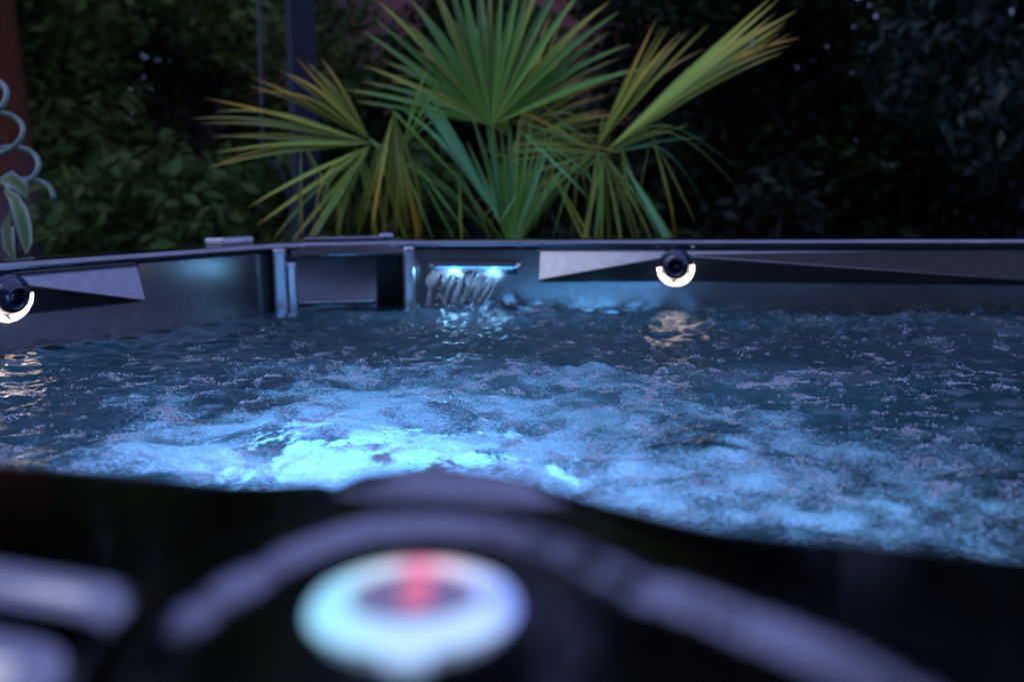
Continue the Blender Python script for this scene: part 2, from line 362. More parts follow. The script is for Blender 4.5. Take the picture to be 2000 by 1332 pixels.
# rim profile: (outward offset, height relative to RIM)
PROF = [(.004, -.024), (-.008, -.018), (-.013, -.010), (-.011, -.0035), (-.005, -.0005), (.004, .001), (.03, .001), (.080, .001), (.084, -.0002), (.088, -.0035),
        (.092, -.0048), (.106, -.005), (.112, -.0075), (.117, -.014), (.1205, -.024), (.122, -.075)]
v, f = [], []
n = len(LOOP); q = len(PROF)
for i in range(n):
    for o, z in PROF:
        p = off(i, o); v.append((p[0], p[1], RIM + z))
for i in range(n - 1):
    for j in range(q - (4 if i == iA else 1)): f.append((i * q + j, i * q + j + 1, (i + 1) * q + j + 1, (i + 1) * q + j))
obj('rim', mesh('rim', v, f, True), M['gloss'], tub, True)

# ---- near rim with the rounded dial pod: dense (s, o) surface
i0, i1 = n - 1, 0
KX, KY = -.0255, .2455
ddir = unit(LOOP[i1] - LOOP[i0]); nout = V2(-ddir[1], ddir[0])
Lnear = np.linalg.norm(LOOP[i1] - LOOP[i0])
sK = (V2(KX, KY) - LOOP[i0]) @ ddir
TH = np.array([-60, -40, -22, -12, 5, 25, 45, 75, 90, 110, 127, 157, 185, 210, 240, 270, 300])
RT = np.array([.17, .14, .105, .082, .060, .054, .054, .059, .061, .060, .054, .048, .053, .064, .08, .11, .17])
def sm(a, b, x):
    t = np.clip((x - a) / (b - a), 0, 1); return t * t * (3 - 2 * t)
ss = np.unique(np.concatenate([np.linspace(0, Lnear, 70), np.arange(sK - .26, sK + .26, .0016)]))
prof = np.array(PROF)
seglen = np.concatenate([[0], np.cumsum(np.hypot(*np.diff(prof, axis=0).T))])
tt = np.unique(np.concatenate([seglen, np.linspace(0, seglen[-1], 150)]))
po, pz = np.interp(tt, seglen, prof[:, 0]), np.interp(tt, seglen, prof[:, 1])
S, O = np.meshgrid(ss, po, indexing='ij'); _, Z = np.meshgrid(ss, pz, indexing='ij')
dS = S - sK
bulge = np.exp(-(dS / np.where(dS > 0, .052, .115)) ** 4 * .9) * .092 + np.exp(-(dS / .23) ** 2) * .010
O2 = O + bulge * sm(.02, .079, O)
inb = np.exp(-((dS - .005) / .055) ** 4) * .016
O2 = O2 - inb * (1 - sm(.0, .05, O))
s0 = np.array([(off(i0, 1) - LOOP[i0]) @ ddir, (off(i1, 1) - LOOP[i1]) @ ddir])
Sx = S + O2 * np.interp(S, [0, Lnear], s0)
PX = LOOP[i0][0] + ddir[0] * Sx + nout[0] * O2; PY = LOOP[i0][1] + ddir[1] * Sx + nout[1] * O2
th = np.degrees(np.arctan2(PY - KY, PX - KX)); th = np.where(th < -75, th + 360, th)
rr = np.hypot(PX - KX, PY - KY); R0 = np.interp(th, TH, RT)
d = rr - R0                       # signed distance from the middle of the sloping inner face
top = .0026
pod = -.0020 + (top + .0020) * sm(-.0065, .0030, d)
edge = np.where(th > 60, sm(.026, .013, d), sm(.03, .012, d))
inside = sm(.021, .012, d)
out_fade = 1 - sm(.100, .117, O)             # leave the outer rounding of the bulged edge alone
Zp = Z * (1 - inside * out_fade) + pod * inside * out_fade
# raised brow on the water side of the pod
bx, by = PX - (-.030), PY - .350
bu = bx * .97 - by * .24; bv = bx * .24 + by * .97
brow = np.exp(-(bu / .052) ** 4) * (sm(-.024, .000, bv)) * (1 - .55 * sm(.0, .03, bv)) * sm(-.016, .004, O + .012)
seam = 1 - .5 * np.exp(-((bu + .032) / .005) ** 2)
Zp = Zp + .0080 * brow * seam * (O > -.0125)
vv = np.stack([PX, PY, RIM + Zp], -1).reshape(-1, 3)
ns, no = S.shape
ii, jj = np.meshgrid(np.arange(ns - 1), np.arange(no - 1), indexing='ij'); k = (ii * no + jj).ravel()
obj('near_rim', np_mesh('near_rim', vv, np.stack([k, k + 1, k + no + 1, k + no], -1)), M['gloss'], tub)

# ---- walls
def wall_part(name, idx, zt=.905, zb=.70):
    v, f = [], []
    for i in idx:
        p = LOOP[i % n]; v += [(p[0], p[1], zt), (p[0], p[1], zb)]
    for k in range(len(idx) - 1): f.append((2 * k, 2 * k + 2, 2 * k + 3, 2 * k + 1))
    obj(name, mesh(name, v, f), M['acrylic'], tub, True)
wall_part('inner_wall', range(0, len(arcNL)))
wall_part('inner_wall', range(iA + 2, n + 1))

def recess_wall(P, Q, s0, sa, s1, sgn=1, z0=.826, z1=.902, pro=.050, ds=.005, p1=.30, zt=.9055, zb=.70):
    """wall panel with a faceted, undercut headrest pocket; returns the frame of the jet seat."""
    u = unit(Q - P); nin = V2(u[1], -u[0]) * sgn; Lw = np.linalg.norm(Q - P)
    def W(s, z, o=0.0): return (P[0] + u[0] * s + nin[0] * o, P[1] + u[1] * s + nin[1] * o, z)
    cs, rs = [0, s0, sa, s1, Lw], [zb, z0, z1, zt]
    v = [W(s, z) for s in cs for z in rs]; g = lambda i, j: i * 4 + j; f = []
    for i in range(4):
        for j in range(3):
            if j == 1 and i in (1, 2): continue
            f.append((g(i, j), g(i + 1, j), g(i + 1, j + 1), g(i, j + 1)))
    k0 = len(v); sl = pro / (z1 - z0)
    v += [W(s0 + ds, z0 + .005, sl * (z1 - z0 - .005)), W(sa, z1 - .017, sl * .017), W(s1, z0 + .005, p1 * sl * (z1 - z0 - .005))]
    C0, Ap, C1 = k0, k0 + 1, k0 + 2
    f += [(C0, Ap, g(2, 2), g(1, 2)), (Ap, C1, g(3, 2), g(2, 2)), (g(1, 1), g(2, 1), Ap, C0), (g(2, 1), g(3, 1), C1, Ap),
          (g(1, 1), C0, g(1, 2)), (g(3, 1), g(3, 2), C1)]
    me = mesh('inner_wall', v, f); me.materials.append(M['acrylic']); me.materials.append(M['undercut_face'])
    for p_i in (len(f) - 4, len(f) - 3): me.polygons[p_i].material_index = 1  # both undercut faces are coloured near-black
    o = obj('inner_wall', me, M['acrylic'], tub, bevel=.005, seg=3, angle=12)
    c = Vector(W(sa, (z0 + z1 - .016) / 2 + .004, sl * .009))
    a = math.atan2(sl * .017, z1 - .017 - z0)
    d = Vector((nin[0] * math.cos(a), nin[1] * math.cos(a), -math.sin(a))).normalized()
    return c, d, Vector((u[0], u[1], 0))
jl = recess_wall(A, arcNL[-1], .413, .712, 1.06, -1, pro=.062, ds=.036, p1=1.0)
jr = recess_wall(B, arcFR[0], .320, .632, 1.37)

def jet(c, d, u, twist=0.0):
    Y = d.cross(u).normalized(); Y = Y if Y.z > 0 else -Y; X = u if (Y.cross(d)).dot(u) > 0 else -u
    ax = (X, Y, d); r = .0405
    j = obj('massage_jet', mesh('jet_ring', *lathe([(r * 1.0, -.012), (r * 1.03, .004), (r * .98, .010), (r * .90, .011), (r * .86, .006), (r * .86, -.012)], 40, c, ax), True), M['navy'], tub)
    obj('dome', mesh('jet_dome', *lathe([(r * .86, .002), (r * .80, .014), (r * .66, .024), (r * .5, .029), (r * .42, .029), (r * .36, .020), (r * .3, .004), (0.0005, .004)], 36, c + Y * .005, ax), True), M['navy'], j)
    # light band round the lower half, broken by small gaps
    parts = []
    def arc(a0, a1, w0, w1, nn=18):
        v, f = [], []
        for k in range(nn + 1):
            a = R(a0 + (a1 - a0) * k / nn); w = w0 + (w1 - w0) * math.sin(math.pi * k / nn)
            e = X * math.cos(a) + Y * math.sin(a)
            for rad, h in ((r * 1.02, .0105), (r * 1.02 - w * .3, .016), (r * 1.02 - w, .017), (r * 1.02 - w, .008)): v.append(c + e * rad + d * h)
        for k in range(nn):
            for m_ in range(3): f.append((k * 4 + m_, (k + 1) * 4 + m_, (k + 1) * 4 + m_ + 1, k * 4 + m_ + 1))
        parts.append((v, f))
    arc(178, 190, .006, .009, 5); arc(194, 266, .0045, .0105); arc(270, 338, .0095, .0105); arc(342, 372, .0065, .0075, 8)
    obj('light_band', mesh('jet_light', *join(parts), True), M['jetlight'], j)
    return j
jet(*jl); jet(*jr)

# shell below the waterline: scaled copies of the loop make bench and footwell
def scaled(k, z): return [(CEN[0] + (p[0] - CEN[0]) * k, CEN[1] + (p[1] - CEN[1]) * k, z) for p in LOOP]
rings = [scaled(1.0, .705), scaled(.985, .52), scaled(.96, .47), scaled(.70, .45), scaled(.67, .43), scaled(.62, .14), scaled(.58, .11)]
v = sum(rings, []); f = []
for a in range(len(rings) - 1):
    for i in range(n):
        j = (i + 1) % n; f.append((a * n + i, (a + 1) * n + i, (a + 1) * n + j, a * n + j))
f.append(tuple((len(rings) - 1) * n + i for i in range(n)))
M['basin'] = mat('basin_acrylic', (0.11, 0.17, 0.19), 0.35, noise=(6, (0.17, 0.24, 0.27), 0.4, 0.65))
obj('basin', mesh('basin', v, f, True), M['basin'], tub, True)

# cabinet: boards on every outer side
def boards(p, q, w=.145):
    u = unit(q - p); nn = V2(-u[1], u[0]); Lb = np.linalg.norm(q - p); cnt = max(1, int(round(Lb / w))); w = Lb / cnt
    base = boxm('cabinet_board', (0, 0, 0), (w - .006, .022, .80))
    for i in range(cnt):
        c = p + u * (w * (i + .5)) + nn * random.uniform(-.001, .001)
        o = obj('cabinet_board', base, M['cabinet'], tub)
        o.matrix_parent_inverse = Matrix(); o.location = (c[0] - CEN[0], c[1] - CEN[1], .45); o.rotation_euler = (0, 0, math.atan2(u[1], u[0]))
for i in range(n):
    if i in (n - 1, iA): continue
    p, q_ = off(i, .10), off((i + 1) % n, .10)
    if np.linalg.norm(q_ - p) > .05: boards(p, q_)
boards(off(n - 1, .10), off(0, .10))
CA, CB = off(iA, .10), off(iA + 1, .10)
ncc = unit(B - A); ncc = V2(-ncc[1], ncc[0])
boards(CA, CA + ncc * .20); boards(CA + ncc * .20, CB + ncc * .20); boards(CB + ncc * .20, CB)

# ---- far corner: filter housing
uc = unit(B - A); nc = V2(uc[1], -uc[0])        # nc points to the water
U3, N3, Z3 = Vector((*uc, 0)), Vector((*nc, 0)), Vector((0, 0, 1))
def CP(s, z, o=0.0): return Vector((A[0] + uc[0] * s + nc[0] * o, A[1] + uc[1] * s + nc[1] * o, z))
obj('corner_deck', boxm('corner_deck', CP(.153, .905, -.215), (.46, .20, .022), (U3, N3, Z3)), M['gloss'], tub, bevel=.008, seg=3)
fh = obj('filter_housing', mesh('filter_back', *join([
    # floor-to-lid back panel, gently curved, and the dark throat beside it
    ([CP(.045 + .19 * k / 10, z, -.052 - .018 * math.sin(math.pi * k / 10)) for k in range(11) for z in (.66, .90)],
     [(2 * k, 2 * k + 2, 2 * k + 3, 2 * k + 1) for k in range(10)])]), True), M['door'], tub)
obj('throat', mesh('throat', *join([box(CP(.27, .78, -.25), (.12, .02, .26), (U3, N3, Z3)), box(CP(.236, .78, -.16), (.012, .19, .26), (U3, N3, Z3)), box(CP(.318, .78, -.13), (.014, .24, .26), (U3, N3, Z3))])), M['black'], fh)
obj('side_cheek', boxm('side_cheek', CP(.035, .78, -.06), (.012, .12, .26), (U3, N3, Z3)), M['black'], fh)
obj('ledge', boxm('ledge', CP(.14, .776, -.045), (.185, .03, .010), (U3, N3, Z3)), M['acrylic'], fh, bevel=.004)
obj('left_jamb', mesh('left_jamb', *join([box(CP(.012, .79, .012), (.030, .05, .236), (U3, N3, Z3)), box(CP(.038, .772, .006), (.024, .05, .208), (U3, N3, Z3))])), M['silver'], fh, bevel=.007, seg=4)
obj('right_jamb', mesh('right_jamb', *join([box(CP(.311, .79, .010), (.028, .05, .236), (U3, N3, Z3))])), M['silver'], fh, bevel=.009, seg=4)
lid_v, lid_f = [], []
for k in range(13):
    s = .040 + (.300 - .040) * k / 12; bow = .016 * math.sin(math.pi * k / 12)
    for o, z in ((-.13, .884), (.006 + bow, .886), (.012 + bow, .890), (.006 + bow, .914), (.0 + bow, .920), (-.02, .924), (-.13, .924)): lid_v.append(CP(s, z, o))
for k in range(12):
    for m_ in range(6): lid_f.append((k * 7 + m_, (k + 1) * 7 + m_, (k + 1) * 7 + m_ + 1, k * 7 + m_ + 1))
lid_f += [tuple(range(6, -1, -1)), tuple(12 * 7 + m_ for m_ in range(7))]
lid = obj('lid', mesh('lid', lid_v, lid_f), M['acrylic'], fh, bevel=.002, angle=40)
obj('lid_plate', boxm('lid_plate', CP(.17, .9275, -.06), (.20, .09, .007), (U3, N3, Z3)), M['gloss'], lid, bevel=.003)
obj('lid_latch', boxm('lid_latch', CP(.262, .931, -.03), (.034, .03, .012), (U3, N3, Z3)), M['silver'], lid, bevel=.004)
# flat cap on the left rim
ul = unit(arcNL[-1] - A); UL = Vector((*ul, 0)); NLv = Vector((ul[1], -ul[0], 0))
pc = A + ul * .10 + V2(-ul[1], ul[0]) * -.060
wl_ = unit(A - arcNL[-1]); no_ = V2(-wl_[1], wl_[0])
pc = A - wl_ * .07 + no_ * .070
obj('rim_cap', boxm('rim_cap', (pc[0], pc[1], RIM + .0085), (.105, .055, .016), (Vector((*wl_, 0)), Vector((*no_, 0)), Z3)), M['silver'], tub, bevel=.005, seg=3)

# ---- waterfall spout in the far wall
ub = unit(FRc - B); nb = V2(ub[1], -ub[0]); UB, NB = Vector((*ub, 0)), Vector((*nb, 0))
def BP(s, z, o=0.0): return Vector((B[0] + ub[0] * s + nb[0] * o, B[1] + ub[1] * s + nb[1] * o, z))
sp = obj('waterfall_spout', mesh('spout', *join([box(BP(.168, .8655, .016), (.205, .034, .008), (UB, NB, Z3)), box(BP(.168, .853, .002), (.195, .006, .022), (UB, NB, Z3))])), M['navy'], tub, bevel=.002)
for s_, o_, sz in ((.0655, .030, .006), (.272, .026, .0085)):
    x, y, dd = UB, Z3, NB
    obj('chrome_tip', mesh('tip', *lathe([(.0004, .012), (sz * .6, .010), (sz, .004), (sz, -.008), (sz * .6, -.014), (.0004, -.016)], 14, BP(s_, .8615, o_ - .01), (x, y, dd)), True), M['chrome'], sp)
obj('light_strip', boxm('light_strip', BP(.166, .8565, .010), (.185, .012, .006), (UB, NB, Z3)), M['strip'], sp, bevel=.002)
for s_ in (.117, .2135):
    obj('led_lens', mesh('led', *lathe([(.0004, .012), (.009, .010), (.014, .003), (.015, -.004)], 18, BP(s_, .8525, .006), (UB, Z3 * .5, NB)), True), M['led'], sp)
    ld = bpy.data.lights.new('led_lamp', 'POINT'); ld.energy = .017; ld.color = (.25, .66, 1.0); ld.shadow_soft_size = .012
    lo = bpy.data.objects.new('led_lamp', ld); col.objects.link(lo); lo.location = BP(s_, .846, .030); 

# ---- glowing dial on the near pod
kz = RIM - .0020
dial = empty('dial', (KX, KY, kz)); dial.parent = tub; dial.matrix_parent_inverse = Matrix.Translation((-CEN[0], -CEN[1], 0))
AXZ = (Vector((1, 0, 0)), Vector((0, 1, 0)), Vector((0, 0, 1)))
ring_p = [(.0160, .002), (.0165, .0036), (.0190, .0048), (.0220, .0046), (.0245, .0034), (.0260, .0014), (.0265, -.001), (.0265, -.002)]
rv, rf = lathe(ring_p, 64, (0, 0, 0), AXZ)
lug = box((.001, -.0275, .0010), (.011, .008, .007))
def local_obj(name, me, m, parent, smooth=True, **kw):
    o = bpy.data.objects.new(name, me); col.objects.link(o); me.materials.append(m); o.parent = parent
    if smooth: me.polygons.foreach_set('use_smooth', [True] * len(me.polygons))
    return o
ringo = local_obj('light_ring', mesh('light_ring', rv, rf), M['ring'], dial)
lg = local_obj('pointer_lug', mesh('pointer_lug', *lug), M['ring'], ringo, False)
bb = lg.modifiers.new('bevel', 'BEVEL'); bb.width = .003; bb.segments = 4
cap = local_obj('cap', mesh('cap', *lathe([(.0162, .0028), (.0158, .0040), (.0120, .0044), (.0004, .0046)], 48, (0, 0, 0), AXZ)), M['ringcap'], dial)
local_obj('indicator', mesh('indicator', *box((.001, .001, .0050), (.0062, .022, .0012))), M['ringred'], cap, False)

# ---- underwater lights (lens on the seat front, lamp just in front of it)
def underwater(x, y, z, e, c, r=.05):
    o = obj('underwater_light', mesh('lens', *lathe([(.0004, .03), (.03, .026), (.05, .012), (.056, 0), (.066, -.004), (.066, -.02)], 28, (x, y, z - .05), AXZ), True), M['lens'], tub)
    ld = bpy.data.lights.new('underwater_lamp', 'POINT'); ld.energy = e; ld.color = c; ld.shadow_soft_size = r
    lo = bpy.data.objects.new('underwater_lamp', ld); col.objects.link(lo); lo.location = (x, y, z + .03)
underwater(-.20, .80, .47, 1.15, (.23, .45, 1.0))
underwater(.34, .50, .50, .42, (.22, .55, 1.0))
underwater(-.24, 1.38, .17, 1.8, (.16, .46, 1.0), .32)

# ------------------------------------------------------------------ water surface
x0, x1, y0, y1, hstep = -1.40, 2.02, -.05, 2.72, .0033
NX, NY = int((x1 - x0) / hstep) + 1, int((y1 - y0) / hstep) + 1
gx = x0 + np.arange(NX) * hstep; gy = y0 + np.arange(NY) * hstep
XX, YY = np.meshgrid(gx, gy, indexing='ij')
def field(lmin, lmax, slope=2.0, aniso=(1, 1)):
    """band-limited random field, unit variance"""
    kx = np.fft.fftfreq(NX, hstep)[:, None] * aniso[0]; ky = np.fft.rfftfreq(NY, hstep)[None] * aniso[1]
    k = np.hypot(kx, ky); k[0, 0] = 1e-6
    amp = np.where((k > 1 / lmax) & (k < 1 / lmin), k ** (-slope), 0)
    h = np.fft.irfft2(np.fft.rfft2(RNG.standard_normal((NX, NY))) * amp, s=(NX, NY)); return h / h.std()
def blob(cx, cy, rx, ry, rot=0):
    c, s = math.cos(R(rot)), math.sin(R(rot)); dx, dy = XX - cx, YY - cy
    return np.exp(-((dx * c + dy * s) / rx) ** 2 - ((-dx * s + dy * c) / ry) ** 2)
# calm strip beside the left wall, boiling elsewhere
dl = (XX - A[0]) * (-ul[1]) + (YY - A[1]) * ul[0]
dl = np.abs((XX - A[0]) * ul[1] - (YY - A[1]) * ul[0])     # distance from the left wall
dr = np.abs((XX - B[0]) * ub[1] - (YY - B[1]) * ub[0])
agit = .25 + .75 * sm(.18, .60, dl) 
big = field(.10, .45, 1.6); mid = field(.03, .11, 1.4); sml = field(.009, .030, 1.0)
calm = field(.05, .25, 1.5, (1.0, .55))
rid = 1 - np.abs(field(.05, .2, 1.3))
patch = sm(-1.0, 1.3, field(.08, .5, 1.2, (.6, 1)))
H = .0036 * big * (.5 + .5 * agit) + agit * (.0010 * mid * (.5 + .9 * patch) + .0004 * sml * (.15 + 1.1 * patch)) + (1 - agit) * (.0028 * calm + .0003 * sml)
H += .0022 * rid * agit
H += .013 * blob(-.10, 2.32, .11, .06) * (1 + .5 * mid) + .006 * blob(.18, 2.20, .12, .06) * (1 + .3 * mid) + .008 * blob(.75, 2.05, .22, .05) * (1 + .5 * mid)
H += .007 * blob(.02, 1.47, .22, .03, -4) * (1 + .4 * mid) + .007 * blob(.45, 1.40, .25, .02, -6) + .007 * blob(-.35, 1.55, .12, .03) + .006 * blob(.62, 1.04, .25, .03, -8)
H *= (1 - .75 * blob(-.42, 2.55, .16, .13))
aer = (.16 + .62 * blob(-.12, .90, .36, .30) + .40 * blob(.25, .85, .5, .2) + .50 * blob(.08, 1.25, .38, .28) + .32 * blob(-.25, 1.25, .22, .25)
       + .30 * blob(-.08, 2.25, .16, .14) + .18 * blob(.20, 2.2, .3, .10) + .25 * blob(.02, 1.47, .3, .05) + .16 * blob(.95, 1.9, .3, .12) + .2 * blob(.75, .7, .5, .22))
aer = aer - .28 * blob(.62, 1.22, .28, .16) - .18 * blob(.45, 1.75, .35, .14)
foam = np.clip(aer * (.85 + .30 * field(.04, .3, 1.4)) + .05 * mid, 0, 1) * sm(.02, .22, dl)
rough = np.clip(agit * (.6 + .4 * field(.1, .4)), .05, 1.2)
# clip to the tub plan (plus the filter throat)
poly = [off(i, .02) for i in range(iA)] + [off(iA, .012), A - nc * .24, B - nc * .24, off(iA + 1, .012)] + [off(i, .02) for i in range(iA + 2, n)]
def inside_poly(px, py, P):
    r = np.zeros(px.shape, bool); j = len(P) - 1
    for i in range(len(P)):
        xi, yi, xj, yj = *P[i], *P[j]
        c = ((yi > py) != (yj > py)) & (px < (xj - xi) * (py - yi) / (yj - yi + 1e-12) + xi); r ^= c; j = i
    return r
ins = inside_poly(XX, YY, poly)
ii, jj = np.meshgrid(np.arange(NX - 1), np.arange(NY - 1), indexing='ij')
ok = ins[:-1, :-1] & ins[1:, :-1] & ins[:-1, 1:] & ins[1:, 1:]
k = (ii * NY + jj)[ok]
faces = np.stack([k, k + NY, k + NY + 1, k + 1], -1)
used = np.unique(faces); remap = np.full(NX * NY, -1, np.int64); remap[used] = np.arange(len(used))
wv = np.stack([XX.ravel()[used], YY.ravel()[used], WATER + H.ravel()[used]], -1)
wme = np_mesh('water', wv, remap[faces])
for nm, arr in (('foam', foam), ('rough', rough)):
    at_ = wme.attributes.new(nm, 'FLOAT', 'POINT'); at_.data.foreach_set('value', arr.ravel()[used].astype(np.float32))
wo_ = obj('water', wme, M['water']); tag(wo_, kind='structure')

# ---- bubbles riding on the surface
def dome(lon, rings_):
    v = []; f = []
    for i in range(rings_):
        a = (math.pi / 2) * i / rings_ * .96
        for k in range(lon):
            b = 2 * math.pi * k / lon; v.append((math.cos(a) * math.cos(b), math.cos(a) * math.sin(b), math.sin(a)))
    v.append((0, 0, 1)); t = len(v) - 1
    for i in range(rings_ - 1):
        for k in range(lon):
            a, b = i * lon + k, i * lon + (k + 1) % lon; f += [(a, b, b + lon), (a, b + lon, a + lon)]
    for k in range(lon): f.append(((rings_ - 1) * lon + k, (rings_ - 1) * lon + (k + 1) % lon, t))
    return np.array(v), np.array(f)
def scatter(name, count, dens, rfun, dm, label, m_=None):
    w = np.where(ins, np.clip(dens, 0, None), 0).ravel(); w /= w.sum()
    idx = RNG.choice(w.size, count, p=w); bx_ = XX.ravel()[idx] + RNG.uniform(-.002, .002, count); by_ = YY.ravel()[idx] + RNG.uniform(-.002, .002, count)
    r = rfun(count); h = H.ravel()[idx] + WATER - r * .25
    dv, df_ = dm
    v = dv[None] * (r[:, None, None] * np.array([1, 1, .92])) + np.stack([bx_, by_, h], -1)[:, None]
    f = df_[None] + (np.arange(count) * len(dv))[:, None, None]
    o = obj(name, np_mesh(name, v.reshape(-1, 3), f.reshape(-1, 3)), m_ or M['bubble']); tag(o, label, 'bubbles', kind='stuff')
view = sm(.45, .9, YY) * (YY < 2.4)
clump = np.clip(field(.02, .12, 1.0) + .3, 0, None) ** 2 * np.clip(field(.08, .5, 1.2, (.4, 1)) + .5, 0, None)
line = 3.0 * blob(.05, 1.44, .35, .022, -4) + 2.2 * blob(.40, 1.36, .25, .02, -8) + 1.6 * blob(.72, 1.42, .25, .03, -3) + 1.5 * blob(-.32, 1.5, .14, .03) + 1.4 * blob(.45, 1.02, .35, .025, -9) + 1.2 * blob(.1, 1.12, .3, .03) + blob(.3, 2.05, .4, .05) + 1.5 * blob(-.1, .98, .3, .04)
dens = (clump * (.10 + .9 * aer) + line * np.clip(clump, .1, 2)) * view * sm(.1, .35, dl) * (1 - .65 * sm(1.6, 1.95, YY))
scatter('foam_bubbles', 45000, dens, lambda c: .0008 + .0016 * RNG.random(c) ** 2.0, dome(6, 2), 'fine froth of tiny bubbles on the churning water', M['froth'])
scatter('large_bubbles', 700, dens * (YY > .8), lambda c: .0025 + .0045 * RNG.random(c) ** 3.0, dome(14, 5), 'clear domed bubbles floating among the finer froth')
one = [(.215, 1.455, .0115), (.035, 1.47, .008), (.50, 1.42, .007), (-.30, 1.52, .008), (.62, 1.40, .008), (.70, 1.41, .007), (-.22, 1.50, .007)]
dv, df_ = dome(20, 8)
for x, y, r in one:
    i_, j_ = int((x - x0) / hstep), int((y - y0) / hstep)
    v = dv * r + np.array([x, y, WATER + H[i_, j_] - r * .15])
    o = obj('bubble', np_mesh('bubble', v, df_), M['bubble'])
    tag(o, 'big round clear bubble standing above the froth', 'bubble', 'big bubbles standing above the froth')

# ---- water pouring from the spout
parts = []
def strand(sa, sb, w0, w1, t_end=1.0, thick=.004, ph=0.0):
    nn = 14; v = []; f = []
    for k in range(nn + 1):
        t = t_end * k / nn; z = .856 - (.856 - WATER + .004) * t ** 1.25; o_ = .024 + .040 * math.sqrt(max(t, 0)) 
        s = sa + (sb - sa) * t + .0025 * math.sin(9 * t + ph); w = (w0 + (w1 - w0) * t) * (1 + .45 * math.sin(13 * t + ph * 2)); 
        for a in range(8):
            an = 2 * math.pi * a / 8; v.append(BP(s + math.cos(an) * w / 2, z + random.uniform(-.0006, .0006), o_ + math.sin(an) * thick * (1 + .4 * math.sin(17 * t + ph))))
    for k in range(nn):
        for a in range(8):
            p, q_ = k * 8 + a, k * 8 + (a + 1) % 8; f.append((p, q_, q_ + 8, p + 8))
    parts.append((v, f))
for sa, sb, w0, w1, te in ((.072, .063, .014, .006, 1), (.084, .067, .010, .004, .5), (.110, .098, .014, .004, .40), (.128, .103, .009, .006, 1), (.150, .122, .012, .006, 1),
                           (.176, .140, .010, .006, 1), (.190, .150, .010, .003, .7), (.206, .163, .012, .007, 1), (.220, .172, .012, .004, .55), (.232, .180, .009, .006, 1), (.248, .193, .010, .004, 1),
                           (.163, .155, .19, .17, .085), (.100, .093, .05, .02, .2), (.215, .200, .05, .02, .24)):
    strand(sa, sb, w0, w1, te, ph=random.uniform(0, 6))
bs, bf = dome(8, 3)
for _ in range(70):
    t = random.random() ** .7; s = random.uniform(.07, .26); s = s - (s - .07) * .28 * t; r = random.uniform(.0015, .004)
    c = BP(s, .852 - .085 * t, .03 + .04 * math.sqrt(t) + random.uniform(-.004, .004))
    parts.append(([Vector(p) * r + c for p in bs], [tuple(q_) for q_ in bf]))
o = obj('falling_water', mesh('falling_water', *join(parts), True), M['fall'])
tag(o, 'ragged curtain of blue-lit water pouring from the spout', 'waterfall')

# ------------------------------------------------------------------ ground
gv = [(-150, -150, -.004), (150, -150, -.004), (150, 150, -.004), (-150, 150, -.004)]
tag(obj('lawn', mesh('lawn', gv, [(0, 1, 2, 3)]), M['grass']), kind='structure')
pav = tag(empty('patio', (0, 0, 0)), kind='structure')
slab = boxm('paving_slab', (0, 0, 0), (.592, .592, .05))
for i in range(-5, 8):
    for j in range(-4, 6):
        o = obj('paving_slab', slab, M['paving'], pav, bevel=0); o.location = (.2 + i * .6, .3 + j * .6, -.012 + random.uniform(-.0015, .0015)); o.matrix_parent_inverse = Matrix()

# ------------------------------------------------------------------ fan palm behind the tub
palm = empty('fan_palm', (.02, 3.30, .42), label='fan palm with green and yellowing fronds behind the tub', cat='palm')
ptr = [(.02, 3.30, .40), (.01, 3.31, .58), (.0, 3.30, .74), (.0, 3.30, .86)]
obj('trunk', mesh('trunk', *tube(ptr, [.055, .06, .058, .035], 14), True), M['bark_dark'], palm)
LEAF_CACHE = {}
def leaflet(length, width, droop, fold, fuse, key):
    """ribbon along +x, folded along its midrib, widest where the fan splits, uv.x runs to the tip"""
    me = LEAF_CACHE.get(key)
    if me: return me
    nn = 9; v = []; f = []; us = []
    for k in range(nn + 1):
        t = k / nn; w = width * (t / fuse if t < fuse else (1 - (t - fuse) / (1 - fuse)) ** .75 * .96 + .04) * .5
        z = -droop * length * max(0, t - .45) ** 1.8 * 3.0; x = length * (t - droop * .35 * max(0, t - .45) ** 2)
        for s_ in (-1, 0, 1):
            v.append((x, s_ * w, z + (abs(s_) * w * fold))); us.append(t)
    for k in range(nn):
        for s_ in (0, 1): f.append((k * 3 + s_, k * 3 + s_ + 3, k * 3 + s_ + 4, k * 3 + s_ + 1))
    me = mesh('leaflet', v, f, False); uvl = me.uv_layers.new(name='UVMap')
    for lp in me.loops: uvl.data[lp.index].uv = (us[lp.vertex_index], .5)
    LEAF_CACHE[key] = me; return me

